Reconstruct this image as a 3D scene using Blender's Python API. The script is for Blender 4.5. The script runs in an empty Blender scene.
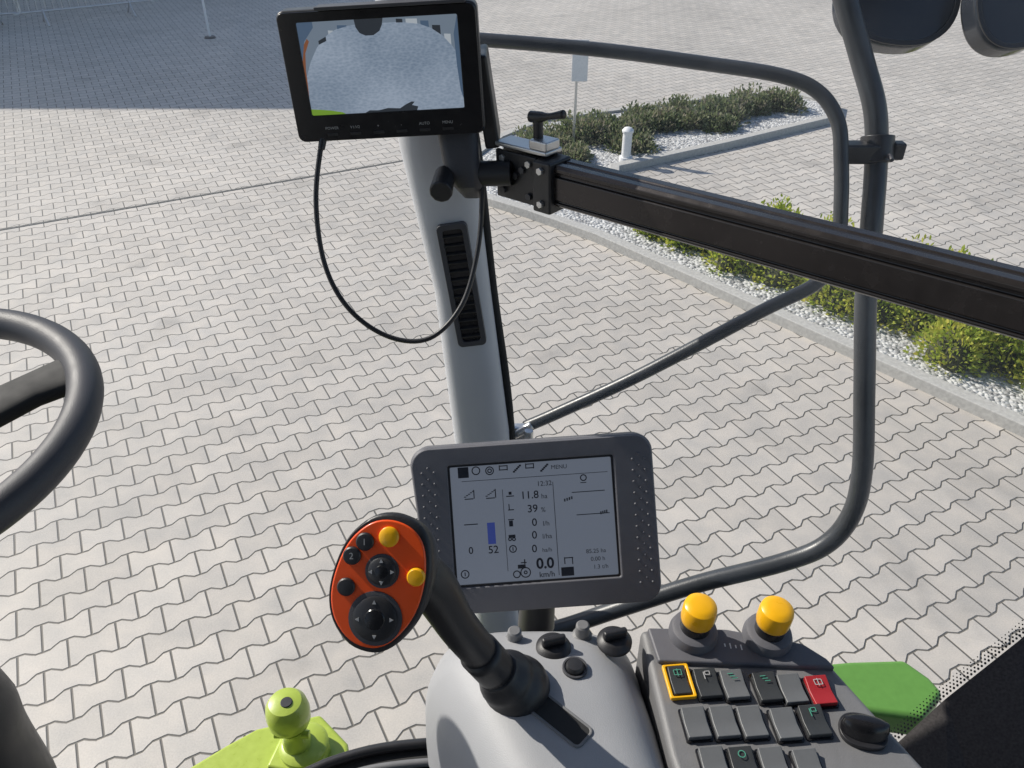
import bpy, math, random
from mathutils import Vector, Matrix
random.seed(7)
R=math.radians
C=bpy.context.scene.collection
sc=bpy.context.scene

# ---------------------------------------------------------------- materials
def newmat(name):
    m=bpy.data.materials.new(name); m.use_nodes=True
    nt=m.node_tree; b=nt.nodes['Principled BSDF']
    return m,nt,b
def plastic(name,col,rough=.5,var=.12,bump=.15,scale=60,metal=0,coat=0,spec=.5,bscale=900):
    m,nt,b=newmat(name)
    tc=nt.nodes.new('ShaderNodeTexCoord')
    n=nt.nodes.new('ShaderNodeTexNoise'); n.inputs['Scale'].default_value=scale; n.inputs['Detail'].default_value=6
    nt.links.new(tc.outputs['Object'],n.inputs['Vector'])
    mr=nt.nodes.new('ShaderNodeMapRange'); mr.inputs['To Min'].default_value=1-var; mr.inputs['To Max'].default_value=1+var
    nt.links.new(n.outputs['Fac'],mr.inputs['Value'])
    vm=nt.nodes.new('ShaderNodeVectorMath'); vm.operation='SCALE'; vm.inputs[0].default_value=col[:3]
    nt.links.new(mr.outputs['Result'],vm.inputs['Scale']); nt.links.new(vm.outputs['Vector'],b.inputs['Base Color'])
    mr2=nt.nodes.new('ShaderNodeMapRange'); mr2.inputs['To Min'].default_value=max(.03,rough-.1); mr2.inputs['To Max'].default_value=min(1,rough+.12)
    nt.links.new(n.outputs['Fac'],mr2.inputs['Value']); nt.links.new(mr2.outputs['Result'],b.inputs['Roughness'])
    b.inputs['Metallic'].default_value=metal; b.inputs['Coat Weight'].default_value=coat
    b.inputs['Specular IOR Level'].default_value=spec
    if bump>0:
        n2=nt.nodes.new('ShaderNodeTexNoise'); n2.inputs['Scale'].default_value=bscale; n2.inputs['Detail'].default_value=3
        nt.links.new(tc.outputs['Object'],n2.inputs['Vector'])
        bp=nt.nodes.new('ShaderNodeBump'); bp.inputs['Strength'].default_value=bump; bp.inputs['Distance'].default_value=.001
        nt.links.new(n2.outputs['Fac'],bp.inputs['Height']); nt.links.new(bp.outputs['Normal'],b.inputs['Normal'])
    return m
def screenmat(name,col,emit,rough=.12):
    m,nt,b=newmat(name)
    b.inputs['Base Color'].default_value=(*[c*.25 for c in col],1); b.inputs['Roughness'].default_value=rough
    b.inputs['Emission Color'].default_value=(*col,1); b.inputs['Emission Strength'].default_value=emit
    return m
BLK=plastic('black_plastic',(.022,.022,.025),.42)
BLKG=plastic('gloss_black',(.014,.014,.016),.22,bump=.03)
TUBE=plastic('black_painted_steel',(.04,.044,.05),.34,var=.35,scale=25,bump=.2,bscale=400)
ALU=plastic('anodised_black_aluminium',(.045,.04,.04),.24,metal=.5,bump=.08)
DGR=plastic('dark_grey_plastic',(.058,.058,.066),.5,bump=.3)
TGR=plastic('terminal_grey',(.125,.125,.14),.5,bump=.3)
MGR=plastic('mid_grey_plastic',(.18,.18,.185),.5,bump=.3)
LGR=plastic('light_grey_plastic',(.35,.355,.37),.48,var=.1,bump=.35,scale=14)
PGR=plastic('pillar_grey',(.52,.53,.555),.5,var=.1,bump=.25,scale=9)
YEL=plastic('yellow_plastic',(.92,.47,.01),.3,var=.06,bump=.08)
ORG=plastic('orange_plastic',(.95,.10,.012),.3,var=.05,bump=.06,coat=.2)
RED=plastic('red_plastic',(.35,.02,.025),.4)
WHT=plastic('white_print',(.75,.75,.75),.5)
PRN=plastic('grey_print',(.4,.4,.4),.5)
GRN=plastic('lime_green_paint',(.40,.50,.07),.3,var=.12,coat=.3,bump=.03)
DGN=plastic('green_paint',(.12,.28,.055),.4,var=.12,bump=.05)
ICG=plastic('green_icon',(.07,.28,.2),.5)
SIL=plastic('aluminium',(.6,.6,.6),.35,metal=.8)
RUB=plastic('rubber',(.02,.02,.02),.75)
INK=plastic('lcd_ink',(.02,.024,.035),.4,bump=0)
MIRG=plastic('mirror_back',(.03,.035,.045),.18,bump=0)

def NT(nt):
    def M(op,a,b=None,c=None):
        n=nt.nodes.new('ShaderNodeMath'); n.operation=op
        for i,v in enumerate((a,b,c)):
            if v is None: continue
            if isinstance(v,(int,float)): n.inputs[i].default_value=v
            else: nt.links.new(v,n.inputs[i])
        return n.outputs[0]
    return M
def paver_mat(name,theta,col,P=.2,h=.14,A=.0135,jw=.0052):
    m,nt,b=newmat(name); M=NT(nt)
    g=nt.nodes.new('ShaderNodeNewGeometry'); sx=nt.nodes.new('ShaderNodeSeparateXYZ')
    nt.links.new(g.outputs['Position'],sx.inputs[0]); x,y=sx.outputs[0],sx.outputs[1]
    ct,st=math.cos(theta),math.sin(theta)
    a=M('ADD',M('MULTIPLY',x,ct),M('MULTIPLY',y,st)); bb=M('ADD',M('MULTIPLY',x,-st),M('MULTIPLY',y,ct))
    nz=nt.nodes.new('ShaderNodeTexNoise'); nz.inputs['Scale'].default_value=.8; nt.links.new(g.outputs['Position'],nz.inputs['Vector'])
    bb=M('ADD',bb,M('MULTIPLY',M('SUBTRACT',nz.outputs['Fac'],.5),.03))
    nz2=nt.nodes.new('ShaderNodeTexNoise'); nz2.inputs['Scale'].default_value=22; nz2.inputs['Detail'].default_value=3; nt.links.new(g.outputs['Position'],nz2.inputs['Vector'])
    bb=M('ADD',bb,M('MULTIPLY',M('SUBTRACT',nz2.outputs['Fac'],.5),.006))
    t=M('PINGPONG',a,P/2); tri=M('SUBTRACT',1,M('MULTIPLY',t,4/P))
    w=M('MULTIPLY',M('MAXIMUM',M('MINIMUM',M('MULTIPLY',tri,2.4),1),-1),A)
    k=M('ROUND',M('DIVIDE',bb,h)); sg=M('SUBTRACT',1,M('MULTIPLY',M('FLOORED_MODULO',k,2),2))
    db=M('SUBTRACT',M('SUBTRACT',bb,M('MULTIPLY',k,h)),M('MULTIPLY',sg,w))
    n=M('ADD',k,M('SUBTRACT',M('GREATER_THAN',db,0),1))
    as_=M('SUBTRACT',a,M('MULTIPLY',M('SUBTRACT',1,M('FLOORED_MODULO',n,2)),P/2))
    cross=M('ABSOLUTE',M('SUBTRACT',as_,M('MULTIPLY',M('ROUND',M('DIVIDE',as_,P)),P)))
    cid=M('FLOOR',M('DIVIDE',as_,P))
    dist=M('MINIMUM',M('ABSOLUTE',db),cross)
    mr=nt.nodes.new('ShaderNodeMapRange'); mr.interpolation_type='SMOOTHSTEP'
    mr.inputs['From Min'].default_value=jw*.35; mr.inputs['From Max'].default_value=jw*1.3; nt.links.new(dist,mr.inputs['Value'])
    cb=nt.nodes.new('ShaderNodeCombineXYZ'); nt.links.new(cid,cb.inputs[0]); nt.links.new(n,cb.inputs[1])
    wn=nt.nodes.new('ShaderNodeTexWhiteNoise'); wn.noise_dimensions='3D'; nt.links.new(cb.outputs[0],wn.inputs['Vector'])
    def noise(s,d):
        q=nt.nodes.new('ShaderNodeTexNoise'); q.inputs['Scale'].default_value=s; q.inputs['Detail'].default_value=d; nt.links.new(g.outputs['Position'],q.inputs['Vector']); return q.outputs['Fac']
    big=noise(.45,5); fine=noise(140,4); med=noise(7,7); stain=noise(1.7,8)
    f=M('ADD',.70,M('MULTIPLY',wn.outputs['Value'],.15))
    f=M('ADD',f,M('MULTIPLY',M('SUBTRACT',big,.5),.55))
    f=M('ADD',f,M('MULTIPLY',M('SUBTRACT',med,.5),.45))
    f=M('ADD',f,M('MULTIPLY',fine,.4))
    sm_=nt.nodes.new('ShaderNodeMapRange'); sm_.interpolation_type='SMOOTHSTEP'; sm_.inputs['From Min'].default_value=.58; sm_.inputs['From Max'].default_value=.75; sm_.inputs['To Min'].default_value=1; sm_.inputs['To Max'].default_value=.78
    nt.links.new(stain,sm_.inputs['Value']); f=M('MULTIPLY',f,sm_.outputs['Result'])
    tint=nt.nodes.new('ShaderNodeMix'); tint.data_type='RGBA'; tint.inputs['A'].default_value=(col[0],col[1],col[2],1); tint.inputs['B'].default_value=(col[0]*1.04,col[1]*.97,col[2]*.89,1)
    nt.links.new(med,tint.inputs['Factor'])
    vm=nt.nodes.new('ShaderNodeVectorMath'); vm.operation='SCALE'; nt.links.new(tint.outputs['Result'],vm.inputs[0]); nt.links.new(f,vm.inputs['Scale'])
    mx=nt.nodes.new('ShaderNodeMix'); mx.data_type='RGBA'; mx.inputs['A'].default_value=(.115,.105,.09,1)
    nt.links.new(mr.outputs['Result'],mx.inputs['Factor']); nt.links.new(vm.outputs['Vector'],mx.inputs['B'])
    nt.links.new(mx.outputs['Result'],b.inputs['Base Color'])
    b.inputs['Roughness'].default_value=.6; b.inputs['Specular IOR Level'].default_value=.5
    hh=M('ADD',mr.outputs['Result'],M('ADD',M('MULTIPLY',fine,.14),M('MULTIPLY',wn.outputs['Value'],.12)))
    bp=nt.nodes.new('ShaderNodeBump'); bp.inputs['Strength'].default_value=.7; bp.inputs['Distance'].default_value=.005
    nt.links.new(hh,bp.inputs['Height']); nt.links.new(bp.outputs['Normal'],b.inputs['Normal'])
    return m
PAVE=paver_mat('interlocking_pavers',R(27.8),(.495,.475,.445))
def rough_mat(name,c1,c2,scale,bump=.5,dist=.01,vor=False,rough=.85):
    m,nt,b=newmat(name); g=nt.nodes.new('ShaderNodeNewGeometry')
    if vor:
        t=nt.nodes.new('ShaderNodeTexVoronoi'); out=t.outputs['Distance']
    else:
        t=nt.nodes.new('ShaderNodeTexNoise'); t.inputs['Detail'].default_value=8; out=t.outputs['Fac']
    t.inputs['Scale'].default_value=scale; nt.links.new(g.outputs['Position'],t.inputs['Vector'])
    cr=nt.nodes.new('ShaderNodeValToRGB'); e=cr.color_ramp.elements
    if vor:
        sepc=nt.nodes.new('ShaderNodeSeparateColor'); nt.links.new(t.outputs['Color'],sepc.inputs[0]); src=sepc.outputs[0]
        e[0].position=0;e[1].position=.8
    else:
        src=out; e[0].position=.3;e[1].position=.7
    e[0].color=(*c1,1); e[1].color=(*c2,1)
    nt.links.new(src,cr.inputs[0]); nt.links.new(cr.outputs[0],b.inputs['Base Color'])
    b.inputs['Roughness'].default_value=rough
    bp=nt.nodes.new('ShaderNodeBump'); bp.inputs['Strength'].default_value=bump; bp.inputs['Distance'].default_value=dist
    bp.invert=vor
    nt.links.new(out,bp.inputs['Height']); nt.links.new(bp.outputs['Normal'],b.inputs['Normal'])
    return m
GRAV=rough_mat('white_gravel',(.22,.22,.22),(.6,.6,.59),38,.8,.02,True)
KERB=rough_mat('kerb_concrete',(.38,.37,.35),(.5,.49,.46),40,.3,.003)
WALL=rough_mat('shadow_caster_wall',(.5,.5,.48),(.6,.6,.58),3,.1,.003)
DRAIN=rough_mat('drain_dark',(.06,.06,.06),(.16,.16,.15),40,.3,.003)
TWIG=rough_mat('shrub_twigs',(.03,.035,.01),(.07,.07,.03),60,.5,.01)
# windshield glass, reflection haze put in as a pale diffuse film
GLS=bpy.data.materials.new('hazy_glass'); GLS.use_nodes=True; nt=GLS.node_tree; nt.nodes.remove(nt.nodes['Principled BSDF'])
tr=nt.nodes.new('ShaderNodeBsdfTransparent'); df=nt.nodes.new('ShaderNodeBsdfDiffuse'); df.inputs['Color'].default_value=(.62,.66,.72,1)
tl=nt.nodes.new('ShaderNodeBsdfTranslucent'); tl.inputs['Color'].default_value=(.62,.66,.72,1); ad=nt.nodes.new('ShaderNodeMixShader'); ad.inputs[0].default_value=.6
nt.links.new(df.outputs[0],ad.inputs[1]); nt.links.new(tl.outputs[0],ad.inputs[2])
mx=nt.nodes.new('ShaderNodeMixShader'); g=nt.nodes.new('ShaderNodeNewGeometry'); nz=nt.nodes.new('ShaderNodeTexNoise'); nz.inputs['Scale'].default_value=3; nz.inputs['Detail'].default_value=7
mp=nt.nodes.new('ShaderNodeMapping'); mp.inputs['Scale'].default_value=(1,1,2.2); mp.inputs['Rotation'].default_value=(0,.6,0)
nt.links.new(g.outputs['Position'],mp.inputs[0]); nt.links.new(mp.outputs[0],nz.inputs['Vector'])
mr=nt.nodes.new('ShaderNodeMapRange'); mr.inputs['From Min'].default_value=.3; mr.inputs['From Max'].default_value=.75; mr.inputs['To Min'].default_value=.015; mr.inputs['To Max'].default_value=.10
nt.links.new(nz.outputs['Fac'],mr.inputs['Value']); nt.links.new(mr.outputs[0],mx.inputs[0]); nt.links.new(tr.outputs[0],mx.inputs[1]); nt.links.new(ad.outputs[0],mx.inputs[2]); nt.links.new(mx.outputs[0],nt.nodes['Material Output'].inputs[0])

# ---------------------------------------------------------------- mesh helpers
def mesh(name,V,F,mat,parent=None,smooth=False,bevel=0,seg=3,sub=0):
    me=bpy.data.meshes.new(name); me.from_pydata([tuple(v) for v in V],[],F); me.update()
    me.materials.append(mat)
    o=bpy.data.objects.new(name,me); C.objects.link(o)
    if parent: o.parent=parent
    if bevel:
        b=o.modifiers.new('b','BEVEL'); b.width=bevel; b.segments=seg; b.limit_method='ANGLE'; b.angle_limit=R(35); b.harden_normals=False
    if smooth or bevel:
        for p in me.polygons: p.use_smooth=True
        if bevel:
            w=o.modifiers.new('w','WEIGHTED_NORMAL'); w.keep_sharp=True
    return o
def empty(name,mat=None,parent=None):
    e=bpy.data.objects.new(name,None); C.objects.link(e); e.empty_display_size=.05
    if parent: e.parent=parent
    if mat is not None: e.matrix_world=mat
    return e
def frame(loc,*rots):
    m=Matrix.Translation(loc)
    for ang,ax in rots: m=m@Matrix.Rotation(R(ang),4,ax)
    return m
def box(name,c,s,mat,parent=None,bevel=.002,rot=None):
    V=[];
    for z in(-.5,.5):
        for x,y in((-.5,-.5),(.5,-.5),(.5,.5),(-.5,.5)): V.append(Vector((x*s[0],y*s[1],z*s[2])))
    if rot is not None: V=[rot@v for v in V]
    V=[v+Vector(c) for v in V]
    F=[(3,2,1,0),(4,5,6,7),(0,1,5,4),(1,2,6,5),(2,3,7,6),(3,0,4,7)]
    return mesh(name,V,F,mat,parent,bevel=bevel)
def prism(name,poly,z0,z1,mat,parent=None,bevel=.002,seg=3):
    n=len(poly)
    ar=sum(poly[i][0]*poly[(i+1)%n][1]-poly[(i+1)%n][0]*poly[i][1] for i in range(n))
    if ar<0: poly=poly[::-1]
    V=[(x,y,z0) for x,y in poly]+[(x,y,z1) for x,y in poly]
    F=[tuple(range(n))[::-1],tuple(range(n,2*n))]+[(i,(i+1)%n,n+(i+1)%n,n+i) for i in range(n)]
    return mesh(name,V,F,mat,parent,bevel=bevel,seg=seg)
def rrect(w,h,r,cx=0,cy=0,n=6):
    P=[]
    for (sx,sy,a0) in((1,1,0),(-1,1,90),(-1,-1,180),(1,-1,270)):
        for i in range(n+1):
            a=R(a0+90*i/n); P.append((cx+sx*(w/2-r)+r*math.cos(a),cy+sy*(h/2-r)+r*math.sin(a)))
    return P
def ring(name,po,pi,z0,z1,mat,parent=None,bevel=.001):
    n=len(po)
    V=[(*p,z0) for p in po]+[(*p,z1) for p in po]+[(*p,z0) for p in pi]+[(*p,z1) for p in pi]
    F=[]
    for i in range(n):
        j=(i+1)%n
        F+=[(i,j,n+j,n+i),(n+i,n+j,3*n+j,3*n+i),(3*n+i,3*n+j,2*n+j,2*n+i),(2*n+i,2*n+j,j,i)]
    return mesh(name,V,F,mat,parent,bevel=bevel)
def catmull(P,k=8,closed=False):
    P=[Vector(p) for p in P]; out=[]; n=len(P)
    rng=range(n) if closed else range(n-1)
    for i in rng:
        if closed: a,b,c,d=P[i-1],P[i],P[(i+1)%n],P[(i+2)%n]
        else: a,b,c,d=P[max(i-1,0)],P[i],P[i+1],P[min(i+2,n-1)]
        for j in range(k):
            t=j/k
            out.append(.5*((2*b)+(c-a)*t+(2*a-5*b+4*c-d)*t*t+(3*b-a-3*c+d)*t**3))
    if not closed: out.append(P[-1])
    return out
def tube(name,pts,r,mat,parent=None,n=20,k=8,caps=True,radii=None,closed=False):
    if radii:
        Q=catmull([(*p,) for p in pts],k); RR=[]
        for i in range(len(radii)-1):
            for j in range(k): 
                t=j/k; t=t*t*(3-2*t); RR.append(radii[i]*(1-t)+radii[i+1]*t)
        RR.append(radii[-1])
    else:
        Q=catmull(pts,k,closed); RR=[r]*len(Q)
    V=[];F=[];m=len(Q); up=None
    for i,q in enumerate(Q):
        t=(Q[(i+1)%m]-Q[i-1]) if closed else (Q[min(i+1,m-1)]-Q[max(i-1,0)])
        t.normalize()
        if up is None:
            up=Vector((0,0,1)) if abs(t.z)<.9 else Vector((1,0,0))
        up=(up-t*up.dot(t)).normalized(); s=t.cross(up)
        for j in range(n):
            a=2*math.pi*j/n; V.append(q+(up*math.cos(a)+s*math.sin(a))*RR[i])
    for i in range(m if closed else m-1):
        for j in range(n):
            i2=(i+1)%m
            F.append((i*n+j,i2*n+j,i2*n+(j+1)%n,i*n+(j+1)%n))
    if not closed:
        F.append(tuple(range(n))); F.append(tuple(range((m-1)*n,m*n))[::-1])
    return mesh(name,V,F,mat,parent,smooth=True)
def cyl(name,p0,p1,r0,r1,mat,parent=None,n=32,bevel=.0015):
    p0,p1=Vector(p0),Vector(p1); t=(p1-p0).normalized()
    up=Vector((0,0,1)) if abs(t.z)<.9 else Vector((1,0,0)); up=(up-t*up.dot(t)).normalized(); s=t.cross(up)
    V=[p0+(up*math.cos(2*math.pi*j/n)+s*math.sin(2*math.pi*j/n))*r0 for j in range(n)]+[p1+(up*math.cos(2*math.pi*j/n)+s*math.sin(2*math.pi*j/n))*r1 for j in range(n)]
    F=[tuple(range(n))[::-1],tuple(range(n,2*n))]+[(j,(j+1)%n,n+(j+1)%n,n+j) for j in range(n)]
    return mesh(name,V,F,mat,parent,bevel=bevel)
def lathe(name,prof,c,mat,parent=None,n=40,axis=None):
    V=[];F=[];m=len(prof)
    for r,z in prof:
        for j in range(n):
            a=2*math.pi*j/n; v=Vector((r*math.cos(a),r*math.sin(a),z))
            if axis is not None: v=axis@v
            V.append(v+Vector(c))
    for i in range(m-1):
        for j in range(n): F.append((i*n+j,i*n+(j+1)%n,(i+1)*n+(j+1)%n,(i+1)*n+j))
    F.append(tuple(range((m-1)*n,m*n)))
    F.append(tuple(range(n))[::-1])
    o=mesh(name,V,F,mat,parent,smooth=True)
    e=o.modifiers.new('e','EDGE_SPLIT'); e.split_angle=R(40)
    return o
def ball(name,c,s,mat,parent=None,n=24):
    prof=[]
    for i in range(n//2+1):
        a=-math.pi/2+math.pi*i/(n//2); prof.append((max(1e-5,math.cos(a)),math.sin(a)))
    V=[];F=[]
    for r,z in prof:
        for j in range(n):
            t=2*math.pi*j/n; V.append((c[0]+s[0]*r*math.cos(t),c[1]+s[1]*r*math.sin(t),c[2]+s[2]*z))
    for i in range(len(prof)-1):
        for j in range(n): F.append((i*n+j,i*n+(j+1)%n,(i+1)*n+(j+1)%n,(i+1)*n+j))
    return mesh(name,V,F,mat,parent,smooth=True)
def loft(name,rings,mat,parent=None,bevel=0,closed=True):
    n=len(rings[0]); V=[v for r in rings for v in r]; F=[]
    for i in range(len(rings)-1):
        for j in range(n if closed else n-1):
            k=(j+1)%n; F.append((i*n+j,i*n+k,(i+1)*n+k,(i+1)*n+j))
    F.append(tuple(range(n))[::-1]); F.append(tuple(range((len(rings)-1)*n,len(rings)*n)))
    o=mesh(name,V,F,mat,parent,smooth=True)
    e=o.modifiers.new('e','EDGE_SPLIT'); e.split_angle=R(50)
    return o
def text(name,s,x,y,z,size,mat,parent,bold=0):
    cu=bpy.data.curves.new(name,'FONT'); cu.body=s; cu.size=size; cu.align_x='CENTER'; cu.align_y='CENTER'; cu.offset=bold
    cu.materials.append(mat); o=bpy.data.objects.new(name,cu); C.objects.link(o); o.parent=parent; o.location=(x,y,z); return o

# ---------------------------------------------------------------- ground and bed
mesh('paved_ground',[(-150,-100,0),(150,-100,0),(150,250,0),(-150,250,0)],[(0,1,2,3)],PAVE)
bed=[(4.6,2.05),(3.104,3.819),(2.592,4.424),(2.096,5.008),(1.503,5.706),(.778,6.535),(.2,7.05),(-.263,7.408),(-.48,7.75),(-.45,8.3),(-.1,9.1),(.4,9.75),(1.4,10.15),(2.45,10.6),(3.3,10.85),(3.8,10.8),(4.1,10.45),(3.9,9.95),(2.4,9.0),(1.03,8.2),(1.0,7.95),(1.3,7.65),(1.74,7.3),(2.46,6.51),(4.06,4.62),(5.56,2.85)]
prism('gravel_bed',bed,.0,.05,GRAV,None,bevel=0)
def offset(poly,d):
    n=len(poly); out=[]
    ar=sum(poly[i][0]*poly[(i+1)%n][1]-poly[(i+1)%n][0]*poly[i][1] for i in range(n)); s=1 if ar>0 else -1
    for i in range(n):
        p0,p1,p2=Vector(poly[i-1]),Vector(poly[i]),Vector(poly[(i+1)%n])
        a=(p1-p0).normalized(); b=(p2-p1).normalized(); t=(a+b).normalized(); nr=Vector((t.y,-t.x))*s
        out.append(tuple(p1+nr*d/max(.5,t.dot(a))))
    return out
ring('kerb',offset(bed,.10),offset(bed,-.002),-.02,.08,KERB,bevel=.008)
d=Vector((2.615,1.38)).normalized(); nn=Vector((-d.y,d.x))*.016
a=Vector((-12,2.81)); b_=Vector((-.6,8.82))
prism('drainage_joint',[tuple(a-nn),tuple(b_-nn),tuple(b_+nn),tuple(a+nn)],-.02,.004,DRAIN,bevel=0)

def leafmat(name,c1,c2,c3):
    m,nt,b=newmat(name); g=nt.nodes.new('ShaderNodeNewGeometry')
    t=nt.nodes.new('ShaderNodeTexNoise'); t.inputs['Scale'].default_value=6; t.inputs['Detail'].default_value=5
    nt.links.new(g.outputs['Position'],t.inputs['Vector'])
    add=nt.nodes.new('ShaderNodeMath'); add.operation='MULTIPLY_ADD'; add.inputs[1].default_value=.35
    nt.links.new(g.outputs['Random Per Island'],add.inputs[0]); nt.links.new(t.outputs['Fac'],add.inputs[2])
    cr=nt.nodes.new('ShaderNodeValToRGB'); e=cr.color_ramp.elements; e[0].position=.42;e[1].position=.92
    e[0].color=(*c1,1); e[1].color=(*c3,1); x=e.new(.64); x.color=(*c2,1)
    nt.links.new(add.outputs[0],cr.inputs[0]); nt.links.new(cr.outputs[0],b.inputs['Base Color']); b.inputs['Roughness'].default_value=.6
    tr=nt.nodes.new('ShaderNodeBsdfTranslucent'); nt.links.new(cr.outputs[0],tr.inputs['Color'])
    mx=nt.nodes.new('ShaderNodeMixShader'); mx.inputs[0].default_value=.45
    nt.links.new(b.outputs[0],mx.inputs[1]); nt.links.new(tr.outputs[0],mx.inputs[2]); nt.links.new(mx.outputs[0],nt.nodes['Material Output'].inputs[0])
    return m
LEAF1=leafmat('juniper_foliage',(.16,.25,.03),(.40,.48,.06),(.62,.56,.11))
LEAF2=leafmat('heather_foliage',(.09,.12,.05),(.18,.22,.10),(.30,.26,.19))
def shrub(name,x,y,r,h,mat,n=1500,ls=.03):
    V=[];F=[]
    lobes=[(random.uniform(-.6,.6)*r,random.uniform(-.6,.6)*r,random.uniform(.35,.6)*r,random.uniform(.6,1.1)*h) for _ in range(12)]
    for i in range(n):
        lx,ly,lr,lh=random.choice(lobes)
        a=random.uniform(0,2*math.pi); e=math.asin(random.uniform(0,1)); rr=random.uniform(.6,1.08)
        dv=Vector((math.cos(a)*math.cos(e),math.sin(a)*math.cos(e),math.sin(e)))
        p=Vector((x+lx+dv.x*lr*rr,y+ly+dv.y*lr*rr,.05+dv.z*lh*rr))
        ax=(dv+Vector((random.uniform(-.6,.6),random.uniform(-.6,.6),random.uniform(-.2,.8)))).normalized()
        sd=ax.cross(Vector((random.uniform(-1,1),random.uniform(-1,1),random.uniform(-1,1)))).normalized()
        L=ls*random.uniform(.7,1.8); W=ls*random.uniform(.4,.7); k=len(V)
        V+=[p-sd*W*.5,p+sd*W*.5,p+ax*L*.6+sd*W*.6,p+ax*L,p+ax*L*.6-sd*W*.6]; F.append((k,k+1,k+2,k+3,k+4))
    nl=len(F)
    for lx,ly,lr,lh in lobes:
        k=len(V); m=10
        for z,q in((.0,1),(.45,.85),(.7,.5),(.8,.15)):
            for j in range(m):
                a=2*math.pi*j/m; V.append(Vector((x+lx+math.cos(a)*lr*q*.55,y+ly+math.sin(a)*lr*q*.55,.03+z*lh*.65)))
        for i in range(3):
            for j in range(m): F.append((k+i*m+j,k+i*m+(j+1)%m,k+(i+1)*m+(j+1)%m,k+(i+1)*m+j))
        F.append(tuple(range(k+3*m,k+4*m)))
    o=mesh(name,V,F,mat); o.data.materials.append(TWIG)
    for p in o.data.polygons[nl:]: p.material_index=1
for x,y,r,h in [(1.35,6.62,.28,.24),(1.62,6.36,.34,.30),(1.95,6.05,.38,.32),(2.25,5.72,.40,.36),(2.58,5.38,.42,.38),(2.88,5.03,.44,.40),(3.17,4.68,.46,.42),(3.45,4.33,.46,.44),(3.75,3.98,.46,.44),(4.05,3.6,.46,.42),(2.2,6.35,.35,.32),(2.55,5.95,.36,.34),(2.95,5.5,.36,.36),(3.35,5.1,.38,.38),(3.75,4.6,.38,.38)]:
    shrub('juniper_shrub',x,y,r,h,LEAF1,5200,.026)
for x,y,r,h in [(.35,8.85,.35,.2),(.8,9.15,.4,.28),(1.2,9.25,.38,.25),(1.65,9.55,.4,.27),(2.05,9.7,.4,.26),(2.45,9.95,.38,.25),(2.9,10.15,.36,.26),(3.35,10.35,.32,.24),(.15,8.3,.25,.14),(1.3,8.85,.3,.17),(2.5,9.45,.28,.15),(.6,8.45,.22,.12)]:
    shrub('heather_shrub',x,y,r,h,LEAF2,2000,.032)

sp=empty('sign_post')
cyl('post',(.69,8.9,.0),(.69,8.9,1.15),.016,.016,SIL,sp)
box('sign_plate',(.72,8.875,.95),(.17,.006,.42),WHT,sp,bevel=.004)
bo=empty('bollard_light')
cyl('post',(1.22,8.42,.05),(1.22,8.42,.34),.05,.05,WHT,bo); lathe('cap',[(.06,0),(.062,.02),(.04,.045),(.005,.055)],(1.22,8.42,.342),WHT,bo)
cyl('base',(1.22,8.42,.05),(1.22,8.42,.08),.075,.07,WHT,bo)
fp=empty('marker_pole'); cyl('pole',(-5.16,14.6,0),(-5.16,14.6,1.4),.02,.02,WHT,fp); cyl('foot',(-5.16,14.6,0),(-5.16,14.6,.03),.1,.08,DGR,fp)
def barrier(cx,cy,ang,L=2.2):
    e=empty('crowd_barrier',frame((cx,cy,0),(ang,'Z')))
    tube('frame',[(-L/2,0,.25),(-L/2,0,.9),(-L/2+.15,0,1.08),(L/2-.15,0,1.08),(L/2,0,.9),(L/2,0,.25),(L/2-.02,0,.22),(-L/2+.02,0,.22)],.019,SIL,e,n=10,k=4,closed=True)
    for i in range(15):
        x=-L/2+L*(i+1)/16; cyl('bar_%d'%i,(x,0,.22),(x,0,1.07),.007,.007,SIL,e,n=8,bevel=0)
    for x in(-L/2+.35,L/2-.35): tube('foot',[(x,-.3,.01),(x,-.12,.12),(x,0,.24),(x,.12,.12),(x,.3,.01)],.015,SIL,e,n=8,k=3)
barrier(-7.9,16.2,35); barrier(-9.9,15.2,20)
bd=empty('shadow_caster_building')  # out-of-view building, added to throw the shadow across the far-left paving
bw=(-23.6,26.6)
box('walls',(bw[0],bw[1],3.6),(24,22,7.2),WALL,bd,bevel=0); box('roof',(bw[0],bw[1],7.36),(24.4,22.4,.3),DGR,bd,bevel=0)
for i in range(4): box('door_%d'%i,(-33+i*6,15.58,2.2),(3.6,.06,4.4),DGR,bd,bevel=0)
for i in range(7): box('window_%d'%i,(-34+i*3.3,15.58,5.7),(1.8,.06,1.0),BLKG,bd,bevel=0)

# ---------------------------------------------------------------- outside tubes
g=empty('guard_rail')
tube('hoop',[(.46,1.37,2.89),(.4995,1.313,2.784),(.534,1.283,2.705),(.558,1.249,2.640),(.569,1.225,2.570),(.567,1.18,2.489),(.575,1.143,2.366),(.59,1.094,2.227),(.604,1.045,2.087),(.602,1.03,1.995),(.567,1.02,1.929),(.496,1.022,1.88),(.357,1.028,1.818),(.211,1.027,1.747),(.096,1.031,1.682),(-.02,1.03,1.64)],.0172,TUBE,g)
h=empty('mirror_arm')
tube('arm_tube',[(-.16,1.40,2.715),(-.044,1.386,2.712),(.14,1.345,2.706),(.294,1.312,2.694),(.412,1.28,2.683),(.467,1.255,2.665),(.497,1.229,2.628),(.506,1.205,2.577),(.511,1.18,2.52),(.513,1.162,2.463),(.493,1.144,2.402),(.406,1.141,2.345),(.219,1.131,2.227),(.086,1.143,2.139),(.025,1.15,2.10)],.0112,TUBE,h,n=16)
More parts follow.
